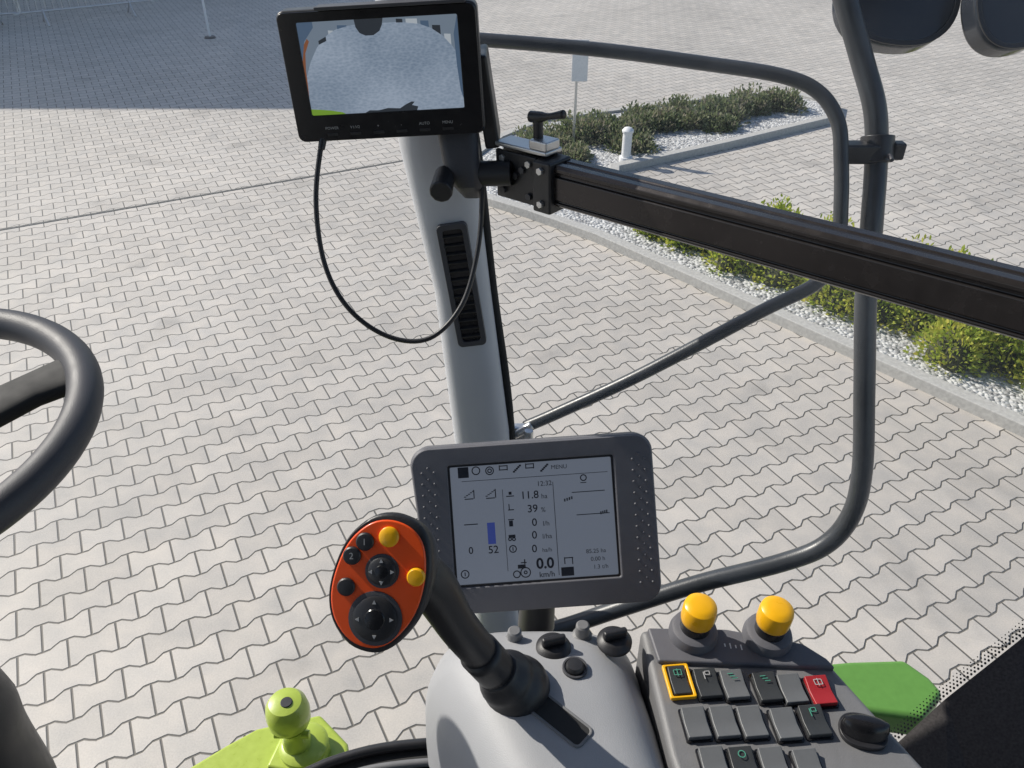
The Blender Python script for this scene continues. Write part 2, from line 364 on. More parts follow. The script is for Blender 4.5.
cyl('clamp_ring',(.568,1.238,2.603),(.568,1.222,2.567),.025,.025,BLK,h); box('clamp_block',(.535,1.222,2.583),(.06,.03,.03),BLK,h,bevel=.004); box('clamp_tab',(.598,1.225,2.585),(.018,.02,.026),BLK,h,bevel=.003)
cyl('clamp_bolt',(.575,1.2,2.586),(.575,1.185,2.583),.004,.004,DGR,h,n=6)
box('hinge_plate',(.012,1.14,2.095),(.05,.02,.03),SIL,h,bevel=.004); cyl('hinge_pin',(.03,1.12,2.115),(.03,1.12,2.085),.008,.008,SIL,h,n=16)
tube('hinge_fork',[(-.02,1.14,2.08),(.01,1.13,2.10),(.035,1.135,2.115)],.008,SIL,h,n=10)
def ell(a,b,n=48,p=2.4): return [(a*math.copysign(abs(math.cos(2*math.pi*i/n))**(2/p),math.cos(2*math.pi*i/n)),b*math.copysign(abs(math.sin(2*math.pi*i/n))**(2/p),math.sin(2*math.pi*i/n))) for i in range(n)]
m1=empty('rearview_mirror',frame((.606,1.368,2.785),(60,'X'),(-6,'Z')))
prism('housing',ell(.092,.08),-.05,0,MIRG,m1,bevel=.012,seg=5); ring('rim',ell(.092,.08),ell(.084,.072),0.0005,.004,BLK,m1); tube('stem',[(0,.07,-.04),(0,.16,-.08),(-.04,.25,-.1)],.012,BLK,m1)
m2=empty('rearview_mirror',frame((.757,1.309,2.780),(60,'X'),(10,'Z')))
prism('housing',ell(.062,.066),-.05,0,MIRG,m2,bevel=.012,seg=5); ring('rim',ell(.062,.066),ell(.055,.059),0.0005,.004,BLK,m2); tube('stem',[(0,.06,-.04),(0,.14,-.08),(-.04,.22,-.1)],.012,BLK,m2)

# ---------------------------------------------------------------- pillar
pl=empty('cab_pillar')
cs=[((-.15,1.19,2.95),.10),((-.133,1.157,2.734),.10),((-.110,1.115,2.62),.108),((-.079,1.099,2.39),.090),((-.054,1.07,2.125),.098),((-.03,1.017,1.66),.090),((-.02,.99,1.5),.088)]
rings=[]
for (c,w) in cs:
    r=[]
    for i in range(28):
        a=2*math.pi*i/28; p=2.8
        xx=math.copysign(abs(math.cos(a))**(2/p),math.cos(a)); yy=math.copysign(abs(math.sin(a))**(2/p),math.sin(a))
        r.append((c[0]+xx*w/2,c[1]+.045+yy*.045,c[2]))
    rings.append(r)
rings2=[]
for i in range(len(rings)-1):
    for k in range(4):
        t=k/4; rings2.append([tuple(Vector(a).lerp(Vector(b),t)) for a,b in zip(rings[i],rings[i+1])])
rings2.append(rings[-1])
loft('trim',rings2[::-1],PGR,pl)
tube('window_seal',[(c[0]+w/2+.003,c[1]+.045,c[2]) for c,w in cs],.007,RUB,pl,n=10)
ax=Vector((.031,-.016,-.23)).normalized()
ve=empty('air_vent'); zax=-ax; yax=Vector((0,-1,0)); yax=(yax-zax*yax.dot(zax)).normalized(); xax=yax.cross(zax)*1
M4=Matrix((( -xax.x,zax.x,yax.x,-.0765),( -xax.y,zax.y,yax.y,1.098),( -xax.z,zax.z,yax.z,2.415),(0,0,0,1)))
if M4.to_3x3().determinant()<0: M4=Matrix(((xax.x,zax.x,yax.x,-.0765),(xax.y,zax.y,yax.y,1.098),(xax.z,zax.z,yax.z,2.415),(0,0,0,1)))
ve.matrix_world=M4
ring('bezel',rrect(.046,.205,.008),rrect(.03,.188,.005),-.006,.006,DGR,ve)
prism('vent_back',rrect(.034,.19,.005),-.006,.001,BLKG,ve,bevel=0)
for i in range(13): box('slat_%d'%i,(0,-.084+i*.014,.0035),(.031,.0025,.006),BLK,ve,bevel=.0005,rot=Matrix.Rotation(R(25),3,'X'))
ws=empty('windshield')
V=[(-1.15,1.02,1.88),(-.6,1.10,1.88),(-.07,1.06,1.88),(.025,1.06,1.88),(.45,.96,1.88),(1.0,.78,1.88)]
V2=[(-1.2,1.10,3.42),(-.65,1.18,3.42),(-.22,1.24,3.42),(-.10,1.24,3.42),(.42,1.05,3.42),(1.0,.84,3.42)]
mesh('glass',V+V2,[(0,1,7,6),(1,2,8,7),(3,4,10,9),(4,5,11,10)],GLS,ws)

# ---------------------------------------------------------------- rail
rl=empty('mounting_rail')
A0=Vector((.058,1.012,2.616)); B0=Vector((.70,.435,2.651)); t=(B0-A0).normalized(); nrm=Vector((t.y,-t.x,0)).normalized()
if nrm.y>0: nrm=-nrm
upv=t.cross(nrm); upv=upv if upv.z>0 else -upv
prof=[(-.0275,-.018),(-.0275,.014),(-.024,.018),(-.0215,.018),(-.0205,.015),(-.0185,.015),(-.0175,.018),(.012,.018),(.0135,.014),(.0175,.014),(.019,.018),(.0235,.018),(.0275,.014),(.0275,.004),(.0255,.002),(.0255,-.004),(.0275,-.006),(.0275,-.018)]
rg=[[tuple(P+upv*a+nrm*b) for a,b in prof] for P in(A0,B0)]
o=loft('extrusion',rg,ALU,rl); 
for mm in list(o.modifiers): o.modifiers.remove(mm)
for p in o.data.polygons: p.use_smooth=False
bv=o.modifiers.new('b','BEVEL'); bv.width=.0008; bv.segments=2; bv.limit_method='ANGLE'
rot=Matrix((t,nrm,upv)).transposed()
e2=empty('clamp_bracket')
cc=A0
def loc(a,b,c): return tuple(cc+t*a+nrm*b+upv*c)
box('end_block',loc(-.004,.004,-.003),(.03,.045,.068),BLK,e2,rot=rot,bevel=.003)
box('plate',loc(-.058,.012,-.003),(.072,.006,.066),BLK,e2,rot=rot,bevel=.002)
box('back_plate',loc(-.058,-.02,-.0),(.09,.02,.07),BLK,e2,rot=rot,bevel=.002)
box('top_plate',loc(-.05,-.002,.037),(.09,.034,.006),SIL,e2,rot=rot,bevel=.002)
box('top_block',loc(-.02,.0,.046),(.03,.028,.012),SIL,e2,rot=rot,bevel=.002)
for a,c in((-.08,.02),(-.034,.02),(-.08,-.024),(-.034,-.024),(-.057,0),(-.07,-.01),(-.045,.01)): cyl('bolt',loc(a,.014,c),loc(a,.019,c),.005,.005,SIL if abs(c)==.02 else DGR,e2,n=6,bevel=.0005)
for c in(.02,-.024): cyl('bolt',loc(-.004,.026,c),loc(-.004,.031,c),.005,.005,SIL,e2,n=6,bevel=.0005)
cyl('lever_post',loc(-.03,0,.05),loc(-.03,0,.076),.0065,.0065,BLK,e2)
tube('lever',[loc(-.042,0,.077),loc(-.03,0,.078),loc(-.01,0,.082),loc(.012,-.0,.088)],.006,BLK,e2,n=12,radii=[.0075,.0075,.0042,.0055])

# ---------------------------------------------------------------- camera monitor
mo=empty('camera_monitor',frame((-.161,1.045,2.742),(87,'X'),(3,'Z')))
W,Hh=.245,.158
prism('housing',rrect(W,Hh,.010),-.032,0,BLK,mo,bevel=.004)
pi_=rrect(.196,.110,.002,.0,.0105)
ring('bezel',rrect(W-.004,Hh-.004,.009),pi_,.0002,.004,BLKG,mo)
SCB=screenmat('lcd_paving',(.50,.56,.66),.43)
nt=SCB.node_tree; bq=nt.nodes['Principled BSDF']; tcn=nt.nodes.new('ShaderNodeTexCoord'); vr=nt.nodes.new('ShaderNodeTexVoronoi'); vr.inputs['Scale'].default_value=420
mp=nt.nodes.new('ShaderNodeMapping'); mp.inputs['Scale'].default_value=(.5,1,1); nt.links.new(tcn.outputs['Object'],mp.inputs[0]); nt.links.new(mp.outputs[0],vr.inputs['Vector'])
gz=nt.nodes.new('ShaderNodeTexNoise'); gz.inputs['Scale'].default_value=11; gz.inputs['Detail'].default_value=1; nt.links.new(tcn.outputs['Object'],gz.inputs['Vector'])
ma=nt.nodes.new('ShaderNodeMath'); ma.operation='MULTIPLY_ADD'; ma.inputs[1].default_value=.4; nt.links.new(vr.outputs['Distance'],ma.inputs[0]); nt.links.new(gz.outputs['Fac'],ma.inputs[2])
cr=nt.nodes.new('ShaderNodeValToRGB'); cr.color_ramp.elements[0].position=.35; cr.color_ramp.elements[1].position=.95; cr.color_ramp.elements[0].color=(.22,.31,.44,1); cr.color_ramp.elements[1].color=(.55,.66,.82,1)
nt.links.new(ma.outputs[0],cr.inputs[0]); nt.links.new(cr.outputs[0],bq.inputs['Emission Color'])
prism('screen',rrect(.197,.111,.001,0,.0105),-.001,.001,SCB,mo,bevel=0)
sx0,sy0=-.098,-.0445
def q(pts,name,mat,z): 
    P=[(sx0+a*.196,sy0+b*.11) for a,b in pts]; prism(name,P,z-.0002,z,mat,mo,bevel=0)
E=lambda n,c,e=.45: screenmat(n,c,e)
SKY_=E('lcd_far',(.27,.34,.43)); BLU=E('lcd_blue',(.12,.19,.30)); OR_=E('lcd_orange',(.36,.14,.07)); GR_=E('lcd_green',(.28,.5,.06)); DK_=E('lcd_dark',(.05,.06,.075)); WH_=E('lcd_white',(.6,.66,.72),.5)
arc=lambda x:(.95-.55*((.5-x)/.5)**4) if x<.5 else (.95-.4*((x-.5)/.5)**4)
top=[(i/20,arc(i/20)) for i in range(21)]
q(top+[(1,1),(0,1)],'far_scene',SKY_,.0013)
q([(0,.2),(.006,.35),(.01,.5),(.025,.68),(.06,.80),(.05,.83),(.02,.76),(0,.6)],'orange_vehicle',OR_,.0016)
q([(0,.6),(.03,.8),(.07,.88),(.1,.94),(.1,1),(0,1)],'dark_edge',BLU,.0018)
for i,(a_,w_) in enumerate(((.12,.05),(.19,.03),(.25,.06),(.62,.04),(.68,.07),(.77,.05),(.84,.05),(.91,.04))): 
    q([(a_,arc(a_)-.004),(a_+w_,arc(a_+w_)-.004),(a_+w_,min(1,arc(a_)+.03)),(a_,min(1,arc(a_)+.035))],'far_vehicle',(DK_,WH_,BLU)[i%3],.0016)
q([(.975,.45),(.985,.2),(1,.1),(1,1),(.97,.8)],'right_edge',BLU,.0016)
q([(.36,1),(.365,.92),(.385,.86),(.42,.83),(.47,.83),(.51,.87),(.53,.93),(.54,1)],'camera_housing_edge',DK_,.002)
q([(0,0),(0,.07),(.06,.06),(.13,.045),(.2,.02),(.22,0)],'green_body',GR_,.0016)
q([(.35,0),(.38,.025),(.44,.02),(.5,.04),(.58,.03),(.62,.07),(.66,.10),(.68,.095),(.66,.06),(.7,.04),(.69,0)],'hitch_parts',DK_,.0018)
for i in range(6): text('label','MENU' if i==5 else ['POWER','V1/V2','+','-','AUTO'][i],-.075+i*.03,-.061,.0045,.005,PRN,mo)
for i in range(6): box('key_%d'%i,(-.075+i*.03,-.069,.004),(.014,.004,.002),BLK,mo,bevel=.0005)
box('sun_visor',(.02,.081,.004),(.18,.004,.03),DGR,mo,bevel=.001)
ma_=empty('monitor_mount')
box('side_bracket',(-.034,1.10,2.70),(.02,.07,.12),BLK,ma_,bevel=.004,rot=Matrix.Rotation(R(-8),3,'Y'))
def rr4(cx,cy,z,w,d): return [(cx+a,cy+b,z) for a,b in rrect(w,d,min(w,d)*.35,n=4)]
loft('arm',[rr4(-.077,1.095,2.72,.055,.03),rr4(-.074,1.08,2.67,.055,.036),rr4(-.068,1.055,2.63,.050,.042),rr4(-.060,1.050,2.60,.042,.04),rr4(-.055,1.065,2.575,.024,.02)][::-1],DGR,ma_)
cyl('knob',(-.090,1.045,2.614),(-.093,.998,2.606),.014,.016,BLK,ma_,n=10,bevel=.003)
cyl('cross_tube',(-.06,1.055,2.61),(.0,1.045,2.615),.017,.017,BLK,ma_)
cb=empty('monitor_cable')
tube('cable',[(-.235,1.07,2.70),(-.247,1.045,2.668),(-.2597,1.008,2.592),(-.2525,.977,2.512),(-.2207,.951,2.457),(-.168,.938,2.422),(-.113,.937,2.421),(-.069,.9635,2.458),(-.047,1.007,2.52),(-.041,1.0406,2.5856),(-.045,1.05,2.62)],.0034,BLK,cb,n=12)
cyl('plug',(-.243,1.05,2.68),(-.25,1.035,2.65),.006,.0045,BLK,cb,n=14)

# ---------------------------------------------------------------- terminal
te=empty('display_terminal',frame((.033,.744,2.256),(55,'X'),(4,'Z')))
k=.001294
outer=rrect(.312,.218,.022,n=8)
outer=[(x+(.008 if (x<0 and y<0) else 0)-(.004 if x<0 and y>0 else 0),y+.004*(1-(x/.151)**2)*(1 if y>0 else -.3)) for x,y in outer]
inner=rrect(.214,.158,.003,-.004,.006,n=8)
prism('housing',outer,-.045,0,TGR,te,bevel=.008)
ring('bezel',[(x*.985,y*.985) for x,y in outer],inner,.0003,.006,TGR,te,bevel=.0025)
LCD=screenmat('lcd_grey',(.27,.31,.39),.34,.3)
prism('screen',rrect(.215,.159,.002,-.004,.006),-.001,.0015,LCD,te,bevel=0)
ring('screen_gasket',rrect(.2145,.1585,.003,-.004,.006),rrect(.2085,.1525,.002,-.004,.006),.0016,.003,BLK,te,bevel=0)
ox,oy=-.006,.0065
k=.00126
def T(s,px,py,size,bold=0):
    dx=px-533;dy=522-py; text('readout',s,ox+(dx+.07*dy)*k,oy+(dy-.07*dx)*k,.0019,size*k,INK,te,bold)
def B(px,py,w,h_,mat=INK,name='screen_mark'):
    dx=px-533;dy=522-py; x=ox+(dx+.07*dy)*k;y=oy+(dy-.07*dx)*k
    prism(name,[(x-w*k/2,y-h_*k/2),(x+w*k/2,y-h_*k/2),(x+w*k/2,y+h_*k/2),(x-w*k/2,y+h_*k/2)],.0016,.0018,mat,te,bevel=0)
def O(px,py,r,name='icon'):
    dx=px-533;dy=522-py; x=ox+(dx+.07*dy)*k;y=oy+(dy-.07*dx)*k
    c=lambda rr:[(x+rr*k*math.cos(i*math.pi/10),y+rr*k*math.sin(i*math.pi/10)) for i in range(20)]
    ring(name,c(r),c(r-1.1),.0016,.0018,INK,te,bevel=0)
for s_,x_,y_,z_,b_2 in [('11.8',530,496,11,.0001),('ha',545,497,7,0),('39',533,510,11,.0001),('%',544,511,7,0),('0',535,524,11,.0001),('l/h',547,525,7,0),('0',535,537,11,.0001),('l/ha',548,538,7,0),('0',535,551,11,.0001),('ha/h',548,552,6,0),('0.0',546,566,15,.0005),('km/h',548,577,8,.0001),('52',493,552,11,.0001),('0',470,553,10,.0001),('12:32',545,484,7,0),('85.25 ha',598,553,6,0),('0.00 h',600,561,6,0),('1.3 t/h',603,569,6,0),('MENU',560,467,6,0)]: T(s_,x_,y_,z_,b_2)
BLUE=screenmat('lcd_bar_blue',(.06,.09,.35),.4)
B(491,535,8,22,BLUE); B(557,530,.6,96); B(505,532,.5,84); B(535,477,150,.5); B(470,526,14,1); B(590,492,34,.8); B(595,515,34,.8)
B(569,574,13,9); B(462,473,11,11)
for x_ in(475,489): O(x_,471,4.5)
O(489,471,2.4)
for x_,y_ in((503,470),(530,468)): B(x_,y_,9,1);B(x_,y_-4,9,1);B(x_-4,y_-2,1,5);B(x_+4,y_-2,1,5)
for x_,y_ in((517,469),(545,468)):
    for i in range(5): B(x_-3+i*1.5,y_+3-i*1.6,2.2,1.8)
for x_,y_ in((468,495),(490,494)):
    for i in range(5): B(x_-4+i*2,y_+3-i*1.5,2.2,.9)
    B(x_+5,y_,1,9); B(x_,y_+5,9,1)
B(510,497,8,1);B(510,494,3,3);B(511,511,6,1);B(509,508,1,6);B(511,525,4,6);B(511,521,6,1);B(512,538,7,3);O(510,541,2);O(514,541,2);O(513,551,4);B(513,551,1,4)
O(517,577,4);O(526,575,5.5);O(526,575,2);B(522,569,8,4);B(524,565,6,1);B(525,564,1.2,5); O(464,577,4.5);B(464,577,1,4)
B(570,560,9,1);B(566,563,1,7);B(574,563,1,7); 
for i in range(4): B(566+i*2.4,501-i*.8,1.4,3); B(603+i*2,514-i*.6,1.3,3)
O(585,478,3.5);B(585,483,6,.8)
V=[];F=[]
for sx_ in(-1,1):
    for i in range(3):
        for j in range(12):
            x=sx_*(.1265+i*.0078)+(-.002 if sx_<0 else .001); y=-.082+j*.0145+(i%2)*.006
            kk=len(V)
            for rr,zz in((.0018,.006),(.0014,.0073),(.0005,.0078)):
                for a in range(6): V.append((x+rr*math.cos(a*math.pi/3),y+rr*math.sin(a*math.pi/3),zz))
            for l in range(2):
                for a in range(6): F.append((kk+l*6+a,kk+l*6+(a+1)%6,kk+l*6+6+(a+1)%6,kk+l*6+6+a))
            F.append(tuple(range(kk+12,kk+18)))
mesh('grip_studs',V,F,TGR,te,smooth=True)
cyl('neck',(0,-.06,-.04),(-.01,-.16,-.10),.022,.026,BLK,te); box('neck_joint',(0,-.08,-.06),(.08,.05,.03),BLK,te,bevel=.006)

# ---------------------------------------------------------------- joystick
jo=empty('joystick',frame((-.116,.4726,2.4545),(55,'X'),(-4,'Y')))
q_=.00088
ol=[(-8,66),(15,69),(36,60),(48,42),(50,14),(44,-16),(32,-40),(12,-60),(-8,-66),(-31,-58),(-47,-36),(-51,-9),(-44,21),(-30,48)]
sm=catmull([(x*q_,y*q_,0) for x,y in ol],4,True); sm=[(p.x,p.y) for p in sm]
def sc2(P,s,dx=0,dy=0): return [(x*s+dx,y*s+dy) for x,y in P]
rg=[]
for s_,z,dx in((.66,-.040,.012),(.85,-.034,.009),(.96,-.02,.005),(1.03,-.006,.002),(1.025,-.0005,0.001),(.985,.0015,0)):
    rg.append([(x*s_+dx,y*s_,z) for x,y in sm])
loft('head_shell',rg,BLK,jo)
prism('face_plate',sc2(sm,.94),.0,.004,ORG,jo,bevel=.0016)
def jb(px,py,r,mat,h_=.004,name='button'):
    x=(px-380)*q_;y=(585-py)*q_
    lathe(name,[(r*q_,.0035),(r*q_,.0035+h_*.7),(r*q_*.85,.0035+h_),(r*q_*.3,.0035+h_*1.1)],(x,y,0),mat,jo)
jb(391,536,10,YEL,.004); jb(418,575,9,YEL,.005)
for x_,y_,r_ in((384,570,17),(377,617,27)):
    jb(x_,y_,r_,DGR,.002,'bezel'); jb(x_,y_,r_*.82,BLK,.0045,'rocker'); jb(x_,y_,r_*.42,BLKG,.0055,'rocker_cap')
    for a in range(4):
        px=(x_-380)*q_+math.cos(a*math.pi/2)*r_*.62*q_; py=(585-y_)*q_+math.sin(a*math.pi/2)*r_*.62*q_
        prism('arrow',[(px+.0022*math.cos(a*math.pi/2),py+.0022*math.sin(a*math.pi/2)),(px+.0022*math.cos(a*math.pi/2+2.2),py+.0022*math.sin(a*math.pi/2+2.2)),(px+.0022*math.cos(a*math.pi/2-2.2),py+.0022*math.sin(a*math.pi/2-2.2))],.0082,.0087,PRN,jo,bevel=0)
for x_,y_ in((354,555),(367,541),(348,586)): jb(x_,y_,9,BLK,.004); 
for x_,y_ in((354,555),(367,541)): text('button_label','1' if x_>360 else '2',(x_-380)*q_,(585-y_)*q_,.0083,.008,PRN,jo)
def child_world(o,par):
    o.parent=par; o.matrix_parent_inverse=par.matrix_world.inverted()
bpy.context.view_layer.update()
o=tube('handle',[(-.104,.498,2.447),(-.0784,.507,2.4195),(-.0546,.506,2.36),(-.032,.512,2.305),(-.015,.514,2.27)],0,BLK,None,radii=[.024,.0235,.0200,.019,.021],n=28); child_world(o,jo)
o=tube('collar',[(-.034,.512,2.308),(-.014,.515,2.268)],.0215,BLK,None,n=28,k=3); child_world(o,jo)
o=tube('gaiter',[(-.016,.514,2.275),(-.006,.517,2.256),(.004,.518,2.238),(.006,.518,2.225)],0,BLK,None,radii=[.0225,.031,.037,.036],n=28); child_world(o,jo)

# ---------------------------------------------------------------- console
co=empty('armrest_console')
prof=[(.632,-.03,.10,2.15),(.628,-.06,.13,2.18),(.617,-.085,.15,2.205),(.60,-.102,.157,2.222),(.575,-.108,.160,2.234),(.55,-.105,.162,2.24),(.5,-.082,.170,2.242),(.45,-.058,.176,2.242),(.4,-.030,.185,2.242),(.34,.0,.195,2.24),(.2,.04,.2,2.23),(-.1,.05,.21,2.22)]
rg=[]
for y,xl,xr,zt in prof:
    r=[]; xc=(xl+xr)/2; hw=(xr-xl)/2; zb=2.03
    for i in range(33):
        a=math.pi*(1-i/32); p=4
        r.append((xc+hw*math.copysign(abs(math.cos(a))**(2/p),math.cos(a)),y,zb+(zt-zb)*abs(math.sin(a))**(2/3.2)))
    rg.append(r)
loft('arm_shell',rg,LGR,co)
panel=[(.15,.605),(.25,.603),(.335,.583),(.357,.562),(.385,.50),(.417,.43),(.45,.34),(.47,.2),(.2,.2),(.16,.45)]
prism('switch_panel',panel,2.08,2.226,MGR,co,bevel=.008,seg=4)
prism('upper_panel',[(.158,.602),(.25,.600),(.333,.580),(.354,.560),(.360,.548),(.164,.556)],2.22,2.232,TGR,co,bevel=.003)
def rectring(K,cx,cy,w,h_,m,th=.0008,z=.0068):
    return ring('icon',rrect(w,h_,.0008,cx,cy,n=2),rrect(w-2*th,h_-2*th,.0003,cx,cy,n=2),z,z+.0003,m,K,bevel=0)
def key(x,y,mat=DGR,w=.0265,h_=.036,icon=None,rotz=5,frame_mat=None):
    K=empty('key_base',frame((x,y,2.2275),(rotz,'Z')),None); K.name='switch_key'
    K.parent=co
    prism('key_well',rrect(w+.002,h_+.002,.002),-.003,.001,frame_mat or BLKG,K,bevel=0)
    w2=w/2-.001; h2=h_/2-.001
    V=[(-w2,-h2,0),(w2,-h2,0),(w2,h2,0),(-w2,h2,0),(-w2,-h2,.0065),(w2,-h2,.0065),(w2,0,.0042),(-w2,0,.0042),(w2,h2,.0075),(-w2,h2,.0075)]
    F=[(3,2,1,0),(4,5,6,7),(7,6,8,9),(0,1,5,4),(2,3,9,8),(1,2,8,6,5),(3,0,4,7,9)]
    mesh('cap',V,F,mat,K,bevel=.0012)
    if icon:
        m_=ICG if icon>0 else PRN; ty=abs(icon); z=.0074
        if ty==1: rectring(K,0,h2*.5,.009,.007,m_,z=z); box('icon_line',(0,h2*.5,z),(.0009,.009,.0004),m_,K,bevel=0)
        if ty==2: box('icon_line',(-.002,h2*.45,z),(.001,.009,.0004),m_,K,bevel=0); rectring(K,.002,h2*.62,.006,.005,m_,z=z)
        if ty==3:
            for a_,b2 in((-.003,.003),(0,0),(.003,-.003)): box('icon_line',(a_*.6,h2*.5+b2,z),(.006,.0009,.0004),m_,K,bevel=0)
        if ty==4: ring('icon',[(.004*math.cos(i*math.pi/8),h2*.5+.004*math.sin(i*math.pi/8)) for i in range(16)],[(.0031*math.cos(i*math.pi/8),h2*.5+.0031*math.sin(i*math.pi/8)) for i in range(16)],z,z+.0003,m_,K,bevel=0)
    if frame_mat: ring('frame',rrect(w+.008,h_+.006,.002),rrect(w+.001,h_+.001,.002),0,.005,frame_mat,K)
KG=plastic('key_grey',(.13,.135,.14),.4)
KD=plastic('key_dark',(.04,.043,.045),.4)
key(.183,.531,KD,frame_mat=YEL,w=.021,icon=1); key(.2135,.528,KD,icon=-2); key(.2425,.5265,KG,icon=3)
key(.2775,.5235,KD,icon=3); key(.304,.521,KG); key(.334,.519,RED,icon=-1)
key(.192,.481,KG);key(.222,.482,KG);key(.251,.482,KG);key(.2855,.480,KG);key(.3165,.4835,KD,icon=2)
key(.202,.4365,KG);key(.2315,.4365,KD,icon=4);key(.262,.436,KG);key(.296,.434,KG);key(.21,.392,KG);key(.24,.392,KG)
kn=empty('selector',frame((.364,.473,2.2275),(-12,'Z'))); kn.parent=co
prism('base',ell(.024,.020),-.002,.004,BLK,kn,bevel=.001); 
loft('grip',[[(x,y,z) for x,y in ell(a,b2,32,2)] for a,b2,z in((.024,.015,.003),(.024,.011,.012),(.022,.008,.019),(.016,.005,.021))],BLKG,kn)
for x,y in((.2090,.592),(.2935,.588)):
    rm=Matrix.Rotation(R(3),3,'X')@Matrix.Rotation(R(2),3,'Y')
    lathe('knob_bezel',[(.028,0),(.028,.006),(.0255,.013),(.021,.015)],(x,y,2.2315),TGR,co,axis=rm)
    lathe('knob_collar',[(.017,.012),(.017,.026),(.015,.028)],(x,y,2.2315),BLKG,co,axis=rm)
    lathe('push_knob',[(.0155,.026),(.0182,.029),(.019,.033),(.019,.049),(.018,.0535),(.0145,.056),(.010,.057),(.002,.0575)],(x,y,2.2315),YEL,co,axis=rm)
for i in range(4): box('panel_mark',(.243+i*.006,.577-i*.001,2.2322),(.0014,.007 if i%2 else .004,.0006),WHT,co,bevel=0)
for x,y,s_,mt in((.003,.590,.010,MGR),(.082,.598,.010,MGR)):
    lathe('small_knob',[(s_*1.15,0),(s_*1.15,.006),(s_*.85,.008),(s_*.8,.022),(s_*.6,.024)],(x,y,2.218),mt,co,n=24)
for x,y in((.047,.571),(.117,.58)):
    lathe('rotary_skirt',[(.020,0),(.020,.004),(.015,.009),(.012,.01)],(x,y,2.233),BLK,co); box('rotary_grip',(x,y,2.248),(.028,.008,.012),BLK,co,bevel=.003,rot=Matrix.Rotation(R(15),3,'Z'))
lathe('thumb_knob',[(.010,0),(.010,.007),(.008,.010),(.002,.0105)],(.069,.5405,2.238),BLK,co); ring('thumb_ring',[(.069+.014*math.cos(i*math.pi/12),.5405+.014*math.sin(i*math.pi/12)) for i in range(24)],[(.069+.0115*math.cos(i*math.pi/12),.5405+.0115*math.sin(i*math.pi/12)) for i in range(24)],2.238,2.243,DGR,co,bevel=.0005)
sl=empty('lever_slot',frame((.042,.485,2.2415),(-42,'Z'))); sl.parent=co
prism('slot',rrect(.085,.024,.005),-.002,.0012,RUB,sl,bevel=0); ring('slot_rim',rrect(.090,.029,.007),rrect(.084,.023,.0045),-.001,.002,MGR,sl)
cyl('console_post',(.08,.5,1.5),(.08,.5,2.06),.07,.07,BLK,co)

# ---------------------------------------------------------------- steering wheel
sw=empty('steering_wheel',frame((-.604,.588,2.526),(5,'X')))
tube('rim',[(.187*math.cos(i*math.pi/12),.187*math.sin(i*math.pi/12),0) for i in range(24)],.0172,DGR,sw,n=24,k=4,closed=True)
for a in(34,165,285):
    ca,sa=math.cos(R(a)),math.sin(R(a))
    rg=[]
    for r_,w_,z_ in((.03,.04,-.03),(.09,.034,-.015),(.14,.030,-.006),(.172,.034,-.003),(.186,.05,-.001)):
        rg.append([(ca*r_-sa*w_*math.cos(u)*.8,sa*r_+ca*w_*math.cos(u)*.8,z_+.0115*math.copysign(abs(math.sin(u))**.6,math.sin(u))) for u in[2*math.pi*i/24 for i in range(24)]])
    loft('spoke_%d'%a,rg,RUB,sw)
lathe('hub',[(.05,-.06),(.058,-.04),(.055,-.018),(.03,-.012),(.002,-.011)],(0,0,0),BLK,sw)
st=empty('steering_column')
tube('boot',[(-.62,.60,2.49),(-.66,.575,2.36),(-.68,.555,2.25),(-.69,.525,2.13),(-.685,.49,1.99),(-.68,.47,1.85)],0,BLK,st,radii=[.03,.038,.062,.105,.12,.13],n=32)

# ---------------------------------------------------------------- machine body
mb=empty('tractor_body')
prism('hood',[(-.86,1.02),(-.72,1.13),(-.655,1.175),(-.50,1.215),(-.415,1.135),(-.405,1.10),(-.40,.95),(-.42,.3),(-.95,.3),(-.95,.9)],.98,1.10,GRN,mb,bevel=.010,seg=4)
box('hood_recess',(-.60,1.03,1.098),(.14,.07,.012),BLK,mb,bevel=.004,rot=Matrix.Rotation(R(20),3,'Z'))
box('chassis',(0,-.6,1.0),(1.5,2.0,.9),BLK,mb,bevel=.03); box('subframe',(-.2,.4,.9),(1.0,.9,.3),BLK,mb,bevel=.02)
prism('side_cover',[(.60,1.155),(.80,1.175),(.93,1.18),(.97,1.13),(.985,1.09),(.915,1.025),(.78,1.045),(.6,1.06)],1.30,1.38,DGN,mb,bevel=.014,seg=4)
box('cover_arm',(.62,.6,1.2),(.1,1.0,.1),BLK,mb,bevel=.01); box('cover_stay',(.66,1.08,1.25),(.06,.08,.1),BLK,mb,bevel=.01)
for x_ in(-1.25,1.25):
    cyl('wheel',(x_-.3,-.6,.95),(x_+.3,-.6,.95),.94,.94,RUB,mb,n=64,bevel=.06); cyl('wheel_hub',(x_-.31,-.6,.95),(x_+.31,-.6,.95),.5,.5,GRN,mb,n=48,bevel=.02)
fx=empty('towing_eye')
box('foot',(-.525,1.09,1.11),(.13,.09,.03),GRN,fx,bevel=.008,rot=Matrix.Rotation(R(-12),3,'Z'))
lathe('flange',[(.06,0),(.06,.012),(.05,.02)],(-.515,1.11,1.125),GRN,fx)
lathe('post',[(.036,0),(.034,.03),(.028,.045),(.028,.075),(.040,.095)],(-.53,1.11,1.13),GRN,fx)
lathe('eye',[(.036,-.05),(.050,-.03),(.052,.0),(.048,.025),(.038,.04),(.015,.046)],(-.535,1.115,1.265),GRN,fx); cyl('bore',(-.530,1.11,1.30),(-.530,1.11,1.3125),.014,.014,BLK,fx,n=20)
cyl('pin',(-.575,1.10,1.195),(-.49,1.10,1.195),.010,.010,GRN,fx,n=20)
fl=empty('cab_floor')
